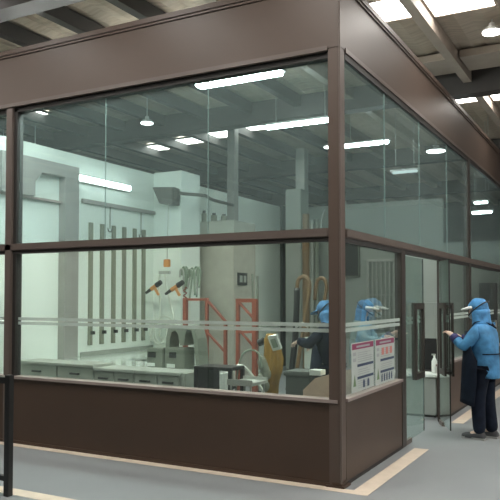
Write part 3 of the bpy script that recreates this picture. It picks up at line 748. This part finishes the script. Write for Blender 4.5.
# posters on the side glass
def poster(y0, y1, z0, z1, label, kind):
    t = thing('poster', (-.008, (y0+y1)/2, z0), label, 'poster', 'posters on the side glass')
    W, H = y1-y0, z1-z0
    def r(nm, m, u0, u1, v0, v1, lay=1):
        x = -.012+.0012*lay
        return box(x-.001, x, y0+u0*W, y0+u1*W, z0+v0*H, z0+v1*H).build(nm, m, t)
    box(-.0155, -.0120, y0, y1, z0, z1).build('sheet', 'paper', t)
    r('header', 'magenta', .02, .98, .865, .985)
    r('heading_text', 'ptext', .2, .8, .90, .94, 2)
    b = MB()
    for v0, v1 in ((.50, .555), (.245, .30)): b.box(-.0108, -.0098, y0+.24*W, y0+.97*W, z0+v0*H, z0+v1*H)
    b.build('section_bar', 'pblue', t)
    b = MB(); random.seed(int(y0*100))
    for base, nn in ((.60, 5), (.34, 3), (.06, 4)):
        for k in range(nn):
            b.box(-.0108, -.0098, y0+.26*W, y0+(.26+random.uniform(.4, .68))*W, z0+(base+.045*k)*H, z0+(base+.045*k+.014)*H)
    b.build('text_lines', 'ptext', t)
    b = MB()
    for v in (.62, .74): b.box(-.0108, -.0098, y0+.05*W, y0+.18*W, z0+v*H, z0+(v+.07)*H)
    b.build('icon', 'ptext', t)
    b = MB()
    b.prism([(-.0108, y0+.06*W, z0+.12*H), (-.0108, y0+.18*W, z0+.12*H), (-.0108, y0+.12*W, z0+.36*H)], (.001, 0, 0))
    b.build('symbol', 'pgreen', t)
    b = MB()
    for k in range(2 if kind == 0 else 5):
        u = (.48+.2*k) if kind == 0 else (.28+.13*k)
        b.box(-.0102, -.0092, y0+u*W, y0+(u+.09 if kind == 0 else u+.06)*W, z0+.05*H, z0+.19*H)
        b.ball((-.0097, y0+(u+.04)*W, z0+.20*H), .012, .1, 1, 1, 8, 6)
    b.build('figure_icons', 'pblue', t)
    if kind:
        for k in range(3): box(-.0102, -.0092, y0+(.3+.22*k)*W, y0+(.42+.22*k)*W, z0+.64*H, z0+.80*H).build('picture', 'pred', t)
poster(.23, .83, .755, 1.19, 'safety poster with magenta header nearest the corner post', 0)
poster(.885, 1.49, .75, 1.19, 'safety poster with magenta header and small pictures nearest the door', 1)

# inside the doorway
t = thing('white_counter', (-.45, 4.0, 0), 'low white counter just inside the open doorway', 'counter')
MB().box(-.80, -.14, 3.78, 4.35, .03, .53).build('body', 'white_dull', t, bevel=.006)
MB().box(-.83, -.12, 3.75, 4.38, .53, .57).build('top', 'foam', t, bevel=.006)
box(-.78, -.16, 3.8, 4.33, 0, .03).build('plinth', 'dark', t)
a, b = at(419, 338, Y=4.2), at(437, 374, Y=4.2)
t = thing('monitor', ((a.x+b.x)/2, 4.2, .57), 'black screen standing on the white counter inside the doorway', 'monitor')
MB().box(a.x, b.x, 4.18, 4.22, .66, a.z).build('screen', 'black', t, bevel=.006)
MB().box((a.x+b.x)/2-.05, (a.x+b.x)/2+.05, 4.2, 4.25, .585, .7).build('neck', 'black', t)
MB().box((a.x+b.x)/2-.1, (a.x+b.x)/2+.1, 4.13, 4.3, .57, .585).build('foot', 'black', t)
p = at(434.5, 372, Y=3.95)
t = thing('bottle', (p.x, 3.95, .57), 'white pump bottle on the white counter in front of the black screen', 'bottle')
MB().lathe((p.x, 3.95, .57), [(.035, 0), (.038, .02), (.038, .16), (.02, .20), (.014, .21), (.014, .24)], 16).build('body', 'foam', t, smooth=True)
MB().box(p.x-.035, p.x+.015, 3.935, 3.965, .81, .83).cyl((p.x, 3.95, .79), (p.x, 3.95, .82), .012).build('pump', 'pipe', t)
# machine behind far side pane
a, b = at(479, 283, Y=7.5), at(497, 320, Y=7.5)
t = thing('wall_screen', ((a.x+b.x)/2, 7.6, 0), 'dark screen on a pale stand behind the far side glass', 'screen')
MB().box(a.x, b.x, 7.5, 7.58, b.z, a.z).build('panel', 'dark', t)
MB().box(a.x+.05, b.x-.05, 7.58, 7.8, 0, a.z-.05).build('stand', 'pipe', t)
a, b = at(472, 300, Y=6.4), at(478, 340, Y=6.4)
p = at(459, 345, Y=6.2)
t = thing('white_cabinet', (-.9, 7, 0), 'pale cabinet inside the room behind the open door leaf', 'cabinet')
MB().box(-1.2, -.35, 6.4, 7.0, .05, 1.5).build('body', 'white_dull', t, bevel=.01)
MB().box(-1.17, -.79, 6.385, 6.4, .1, 1.45).build('door', 'white_dull', t)
MB().box(-.76, -.38, 6.385, 6.4, .1, 1.45).build('door', 'white_dull', t)
box(-1.18, -.37, 6.42, 6.98, 0, .05).build('plinth', 'dark', t)

# ------------------------------------------------------------------ people
def skin_mesh(nodes, edges, root, sub=2):
    me = bpy.data.meshes.new('skin'); names = list(nodes)
    me.from_pydata([nodes[k][0] for k in names], [(names.index(a), names.index(b)) for a, b in edges], [])
    o = bpy.data.objects.new('skin', me); COL.objects.link(o)
    o.modifiers.new('s', 'SKIN').use_smooth_shade = True
    lay = me.skin_vertices[0].data if me.skin_vertices else None
    if lay is None:
        bm = bmesh.new(); bm.from_mesh(me); bm.verts.layers.skin.verify(); bm.to_mesh(me); bm.free(); lay = me.skin_vertices[0].data
    for i, k in enumerate(names):
        r = nodes[k][1]; r = (r, r) if not isinstance(r, tuple) else r
        lay[i].radius = r; lay[i].use_root = (k == root)
    s = o.modifiers.new('u', 'SUBSURF'); s.levels = sub; s.render_levels = sub
    dg = bpy.context.evaluated_depsgraph_get(); dg.update()
    out = bpy.data.meshes.new_from_object(o.evaluated_get(dg))
    bpy.data.objects.remove(o)
    return out
def finish(me, name, m, parent):
    for p in me.polygons: p.use_smooth = True
    me.materials.clear(); me.materials.append(M[m]); me.name = name
    o = bpy.data.objects.new(name, me); COL.objects.link(o); o.parent = parent; return o

def worker(label, loc, face, H, pose, cap, smock, sleeve_cuff, apron, visor, hood):
    """local frame: x forward, y left, z up; designed 1.57 m tall, scaled to H"""
    root = thing('person', loc, label, 'person')
    root.rotation_euler.z = math.atan2(face[1], face[0])
    k = H/1.57; root.scale = (k, k, k)
    J = {'pelvis': ((0, 0, .80), .105), 'waist': ((0, 0, .95), .10), 'chest': ((.0, 0, 1.12), .115), 'nb': ((.01, 0, 1.27), .065), 'neck': ((.03, 0, 1.34), .05), 'head': ((.045, 0, 1.42), .075)}
    E = [('pelvis', 'waist'), ('waist', 'chest'), ('chest', 'nb'), ('nb', 'neck'), ('neck', 'head')]
    for s, sg in (('L', 1), ('R', -1)):
        el, wr, hd = pose[s]
        J['sh'+s] = ((.005, sg*.15, 1.225), .045); J['el'+s] = (el, .034); J['wr'+s] = (wr, .028); J['pa'+s] = (hd, (.036, .022))
        E += [('chest', 'sh'+s), ('sh'+s, 'el'+s), ('el'+s, 'wr'+s), ('wr'+s, 'pa'+s)]
        d = (Vector(hd)-Vector(wr)).normalized(); side = Vector((0, 0, 1)).cross(d).normalized(); dn = d.cross(side).normalized()*-1
        if dn.z > 0: dn = -dn
        for f, (o_, L) in enumerate(((-.03, .055), (-.01, .065), (.01, .06), (.03, .045))):
            b0 = Vector(hd)+d*.03+side*o_
            b1 = b0+d*L*.55+dn*.012; b2 = b1+d*L*.3+dn*.025
            J['f%s%d0' % (s, f)] = (tuple(b0), .0095); J['f%s%d1' % (s, f)] = (tuple(b1), .0085); J['f%s%d2' % (s, f)] = (tuple(b2), .007)
            E += [('pa'+s, 'f%s%d0' % (s, f)), ('f%s%d0' % (s, f), 'f%s%d1' % (s, f)), ('f%s%d1' % (s, f), 'f%s%d2' % (s, f))]
        th = Vector(wr).lerp(Vector(hd), .6)+side*(-sg)*.035; t2 = th+d*.045+side*(-sg)*.015
        J['t%s0' % s] = (tuple(th), .011); J['t%s1' % s] = (tuple(t2), .008)
        E += [('pa'+s, 't%s0' % s), ('t%s0' % s, 't%s1' % s)]
        fx_ = pose.get('step', 0)*sg
        J['hip'+s] = ((0, sg*.09, .76), .09); J['kn'+s] = ((.02+fx_*.5, sg*.092, .43), .058); J['an'+s] = ((-.03+fx_, sg*.095, .09), .04); J['to'+s] = ((.10+fx_, sg*.1, .04), .032)
        E += [('pelvis', 'hip'+s), ('hip'+s, 'kn'+s), ('kn'+s, 'an'+s), ('an'+s, 'to'+s)]
    me = skin_mesh(J, E, 'pelvis')
    bm = bmesh.new(); bm.from_mesh(me)
    mb = MB(); mb.bm.free(); mb.bm = bm
    nod = pose.get('nod', 0)
    hc = Vector((.05, 0, 1.445))
    q = bmesh.ops.create_uvsphere(bm, u_segments=20, v_segments=16, radius=.1)
    for v in q['verts']:
        x, y, z = v.co/.1
        w = .078*(1-.16*max(0, -z)); l = .098; hgt = .112
        nx = x*l
        if x > .5 and abs(y) < .25 and -.35 < z < .05: nx += .018*(1-abs(y)/.25)*(1-abs(z+.2)/.3 if abs(z+.2) < .3 else 0)
        if x > .55 and .1 < abs(y) < .55 and .0 < z < .3: nx -= .008
        if x > .6 and z < -.75: nx += .008
        v.co = hc+Vector((nx, y*w, z*hgt))
    for sg in (1, -1): mb.ball(hc+Vector((-.005, sg*.078, -.012)), .026, .6, .4, 1.1, 10, 8)
    if nod:
        R = Matrix.Translation((.03, 0, 1.34)) @ Matrix.Rotation(nod, 4, 'Y') @ Matrix.Translation((-.03, 0, -1.34))
        bmesh.ops.transform(bm, matrix=R, verts=[v for v in bm.verts if v.co.z > 1.36 and abs(v.co.y) < .12 and abs(v.co.x) < .2])
    else: R = Matrix.Identity(4)
    bm.to_mesh(me); bm.free()
    body = finish(me, 'body', 'skin', root)
    def put(mb2, nm, m, smooth=True, head=False, par=None):
        if head: bmesh.ops.transform(mb2.bm, matrix=R, verts=mb2.bm.verts)
        bmesh.ops.recalc_face_normals(mb2.bm, faces=mb2.bm.faces)
        me2 = bpy.data.meshes.new(nm); mb2.bm.to_mesh(me2); mb2.bm.free()
        o = finish(me2, nm, m, par or root)
        if not smooth:
            for p in me2.polygons: p.use_smooth = False
        return o
    for sg in (1, -1): put(MB().ball(hc+Vector((.088, sg*.032, .012)), .012, .6, 1.2, .7, 10, 8), 'eye', 'eye', head=True)
    m = MB()
    m.ball(hc+Vector((.075, 0, -.055)), .05, .75, 1.05, .9, 14, 10)
    put(m, 'face_mask', 'mask', head=True)
    # cap and hood
    m = MB(); q = bmesh.ops.create_uvsphere(m.bm, u_segments=28, v_segments=20, radius=1)
    for v in q['verts']:
        x, y, z = v.co
        wob = 1+.025*math.sin(7*y+5*z)+.02*math.sin(9*x)
        v.co = hc+Vector((-.008+x*.118*wob, y*.100*wob, .02+z*.118*wob))
    kill = [f for f in m.bm.faces if (lambda c: (c.x-hc.x > .028 and c.z < hc.z+.035) or (c.z < hc.z-(.10 if hood else .015)))(f.calc_center_median())]
    bmesh.ops.delete(m.bm, geom=kill, context='FACES')
    bmesh.ops.solidify(m.bm, geom=m.bm.faces[:], thickness=.006)
    cp_ = put(m, 'cap', cap, head=True)
    if hood:
        m = MB(); rows_ = []
        for z, rx, ry in ((.0, .124, .104), (-.05, .124, .106), (-.10, .122, .108), (-.14, .124, .114), (-.17, .132, .130)):
            rows_.append([m.bm.verts.new(hc+Vector((-.008+rx*(1+.02*math.sin(9*a+z*40))*math.cos(a)*(1 if math.cos(a) < 0 else .8), ry*math.sin(a), z))) for a in [(62+i*236/26)*PI/180 for i in range(27)]])
        for a_, b_ in zip(rows_, rows_[1:]):
            for i in range(26): m.bm.faces.new((a_[i], a_[i+1], b_[i+1], b_[i]))
        bmesh.ops.recalc_face_normals(m.bm, faces=m.bm.faces)
        bmesh.ops.solidify(m.bm, geom=m.bm.faces[:], thickness=.005)
        put(m, 'neck_flap', cap, head=True, par=cp_)
    m = MB()
    rows_ = []
    for i in range(17):
        a = (-80+10*i)*PI/180
        r0, r1 = .100, .100+.085*max(0, math.cos(a))**.45
        rows_.append([m.bm.verts.new(hc+Vector((r*math.cos(a)*1.02, r*math.sin(a)*.95, z))) for r, z in ((r0, .050), (r1, .026), (r1, .014), (r0, .036))])
    for a_, b_ in zip(rows_, rows_[1:]):
        for j in range(4): m.bm.faces.new((a_[j], a_[(j+1) % 4], b_[(j+1) % 4], b_[j]))
    put(m, 'visor', visor, head=True, par=cp_)
    if hood:
        m = MB(); ring = []
        for i in range(33):
            a = 2*PI*i/32
            ring.append(hc+Vector((-.008+.119*math.cos(a), .102*math.sin(a), .01-.085*math.cos(a)*.9)))
        m.tube(ring, .007, smooth=1); put(m, 'strap', 'black', head=True, par=cp_)
    else:
        m = MB(); m.ball(hc+Vector((-.035, 0, -.02)), .085, .9, .98, .95, 16, 12); put(m, 'hair', 'hair', head=True)
    # smock with sleeves
    K = {'hem': ((-.025, 0, .56), .175), 'mid': ((-.02, 0, .80), .165), 'waist': ((-.015, 0, .95), .165), 'chest': ((-.005, 0, 1.13), .168), 'nb': ((.0, 0, 1.27), .10), 'col': ((.015, 0, 1.325), .075)}
    G = [('hem', 'mid'), ('mid', 'waist'), ('waist', 'chest'), ('chest', 'nb'), ('nb', 'col')]
    for s, sg in (('L', 1), ('R', -1)):
        el, wr, hd = pose[s]
        K['sh'+s] = ((.0, sg*.165, 1.225), .085); K['el'+s] = (el, .074); K['wr'+s] = (tuple(Vector(el).lerp(Vector(wr), .93)), .048)
        G += [('chest', 'sh'+s), ('sh'+s, 'el'+s), ('el'+s, 'wr'+s)]
    sm = skin_mesh(K, G, 'chest')
    bm = bmesh.new(); bm.from_mesh(sm)
    bmesh.ops.bisect_plane(bm, geom=bm.verts[:]+bm.edges[:]+bm.faces[:], plane_co=(0, 0, .70), plane_no=(.12, 0, -1), clear_outer=True)
    bmesh.ops.holes_fill(bm, edges=[e for e in bm.edges if e.is_boundary])
    bm.to_mesh(sm); bm.free()
    finish(sm, 'smock', smock, root)
    for s in 'LR':
        el, wr, hd = map(Vector, pose[s])
        put(MB().cyl(el.lerp(wr, .62), el.lerp(wr, 1.0), .058, .046, 18), 'cuff', sleeve_cuff)
    # trousers
    K = {'pel': ((0, 0, .80), .115)}; G = []
    for s, sg in (('L', 1), ('R', -1)):
        fx_ = pose.get('step', 0)*sg
        K['h'+s] = ((0, sg*.085, .74), .105); K['k'+s] = ((.015+fx_*.5, sg*.092, .43), .085); K['a'+s] = ((-.02+fx_, sg*.095, .05), .072)
        G += [('pel', 'h'+s), ('h'+s, 'k'+s), ('k'+s, 'a'+s)]
    finish(skin_mesh(K, G, 'pel'), 'trousers', 'navy', root)
    for sg in (1, -1):
        fx_ = pose.get('step', 0)*sg
        m = MB()
        rows_ = []
        for x, w, h in ((-.085, .03, .055), (-.06, .042, .085), (0, .044, .095), (.06, .046, .07), (.12, .048, .055), (.16, .042, .045), (.185, .02, .035)):
            rows_.append([m.bm.verts.new((x+fx_, sg*.097+w*math.cos(a), .012+max(0, h*math.sin(a)) if math.sin(a) > -.01 else .012)) for a in [i*PI/9 for i in range(10)]])
        for a_, b_ in zip(rows_, rows_[1:]):
            for j in range(9): m.bm.faces.new((a_[j], a_[j+1], b_[j+1], b_[j]))
            m.bm.faces.new((a_[9], a_[0], b_[0], b_[9]))
        m.bm.faces.new(rows_[0]); m.bm.faces.new(rows_[-1][::-1])
        sh = put(m, 'shoe', 'shoe')
        put(MB().box(-.09+fx_, .175+fx_, sg*.097-.045, sg*.097+.045, 0, .022), 'sole', 'sole', False, par=sh)
    # apron
    if apron:
        m = MB(); rows_ = []
        NZ, NA = 14, 22
        for j in range(NZ):
            z = 1.20-(1.20-.40)*j/(NZ-1); f = j/(NZ-1)
            half = 52+46*min(1, f*2.6) if f < .7 else 98-6*(f-.7)/.3
            row = []
            for i in range(NA):
                a = (-half+2*half*i/(NA-1))*PI/180
                r = .205+.035*min(1, f*2)+.010*math.sin(a*6+j*.3)*f
                row.append(m.bm.verts.new((-.01+r*math.cos(a)*1.0+.02*f, r*math.sin(a)*1.12, z+.015*math.sin(a*3)*f)))
            rows_.append(row)
        for a_, b_ in zip(rows_, rows_[1:]):
            for i in range(NA-1): m.bm.faces.new((a_[i], a_[i+1], b_[i+1], b_[i]))
        bmesh.ops.recalc_face_normals(m.bm, faces=m.bm.faces)
        bmesh.ops.solidify(m.bm, geom=m.bm.faces[:], thickness=.006)
        apo = put(m, 'apron', 'navy')
        for sg in (1, -1):
            put(MB().tube([(.09, sg*.11, 1.19), (.06, sg*.12, 1.29), (-.02, sg*.09, 1.315), (-.10, sg*.03, 1.28), (-.15, -sg*.0, 1.24)], .008, smooth=4), 'apron_strap', 'navy', par=apo)
        put(MB().tube([(-.160*math.cos(a)-.012, .163*math.sin(a), .955) for a in [(-75+15*i)*PI/180 for i in range(11)]], .007, smooth=2), 'waist_tie', 'navy', par=apo)
    return root

pa = at(484.5, 438.5, Z=0)
worker('worker in blue smock and navy apron standing outside at the open glass door', (pa.x, pa.y, 0), (-.975, .22), 1.58,
       {'L': ((.13, .22, 1.02), (.29, .15, 1.145), (.345, .13, 1.175)), 'R': ((.12, -.23, 1.03), (.32, -.12, 1.11), (.375, -.10, 1.14)), 'step': .035, 'nod': .10},
       'blue_cap', 'blue', 'cuff', True, 'visor', True)
pb = at(331, 297, Y=2.1)
worker('worker inside in dark clothes and blue cap reaching left, half behind the corner post', (pb.x, pb.y, 0), (-.93, .2), 1.56,
       {'L': ((.17, .20, 1.05), (.36, .14, 1.08), (.42, .13, 1.06)), 'R': ((.15, -.23, 1.05), (.30, -.12, 1.02), (.36, -.11, 1.0)), 'nod': .3},
       'cap_inner', 'navy', 'navy', True, 'cap_inner', True)
pc = at(361, 297, Y=3.6)
worker('worker inside in pale smock, blue cap and white visor seen above the posters', (pc.x, pc.y, 0), (.93, .1), 1.56,
       {'L': ((.12, .24, 1.02), (.30, .16, 1.06), (.36, .14, 1.06)), 'R': ((.12, -.24, 1.02), (.30, -.16, 1.04), (.36, -.14, 1.04)), 'nod': .12},
       'cap_inner', 'pale_blue', 'pale_blue', False, 'visor', True)

# ------------------------------------------------------------------- light
W = bpy.data.worlds.new('world'); S.world = W; W.use_nodes = True
W.node_tree.nodes['Background'].inputs[0].default_value = (.8, .9, 1, 1); W.node_tree.nodes['Background'].inputs[1].default_value = .3
vs = S.view_settings
S.display_settings.display_device = 'sRGB'
vs.view_transform = 'Standard'; vs.look = 'None'; vs.gamma = 1; vs.use_curve_mapping = False; vs.exposure = 0.0
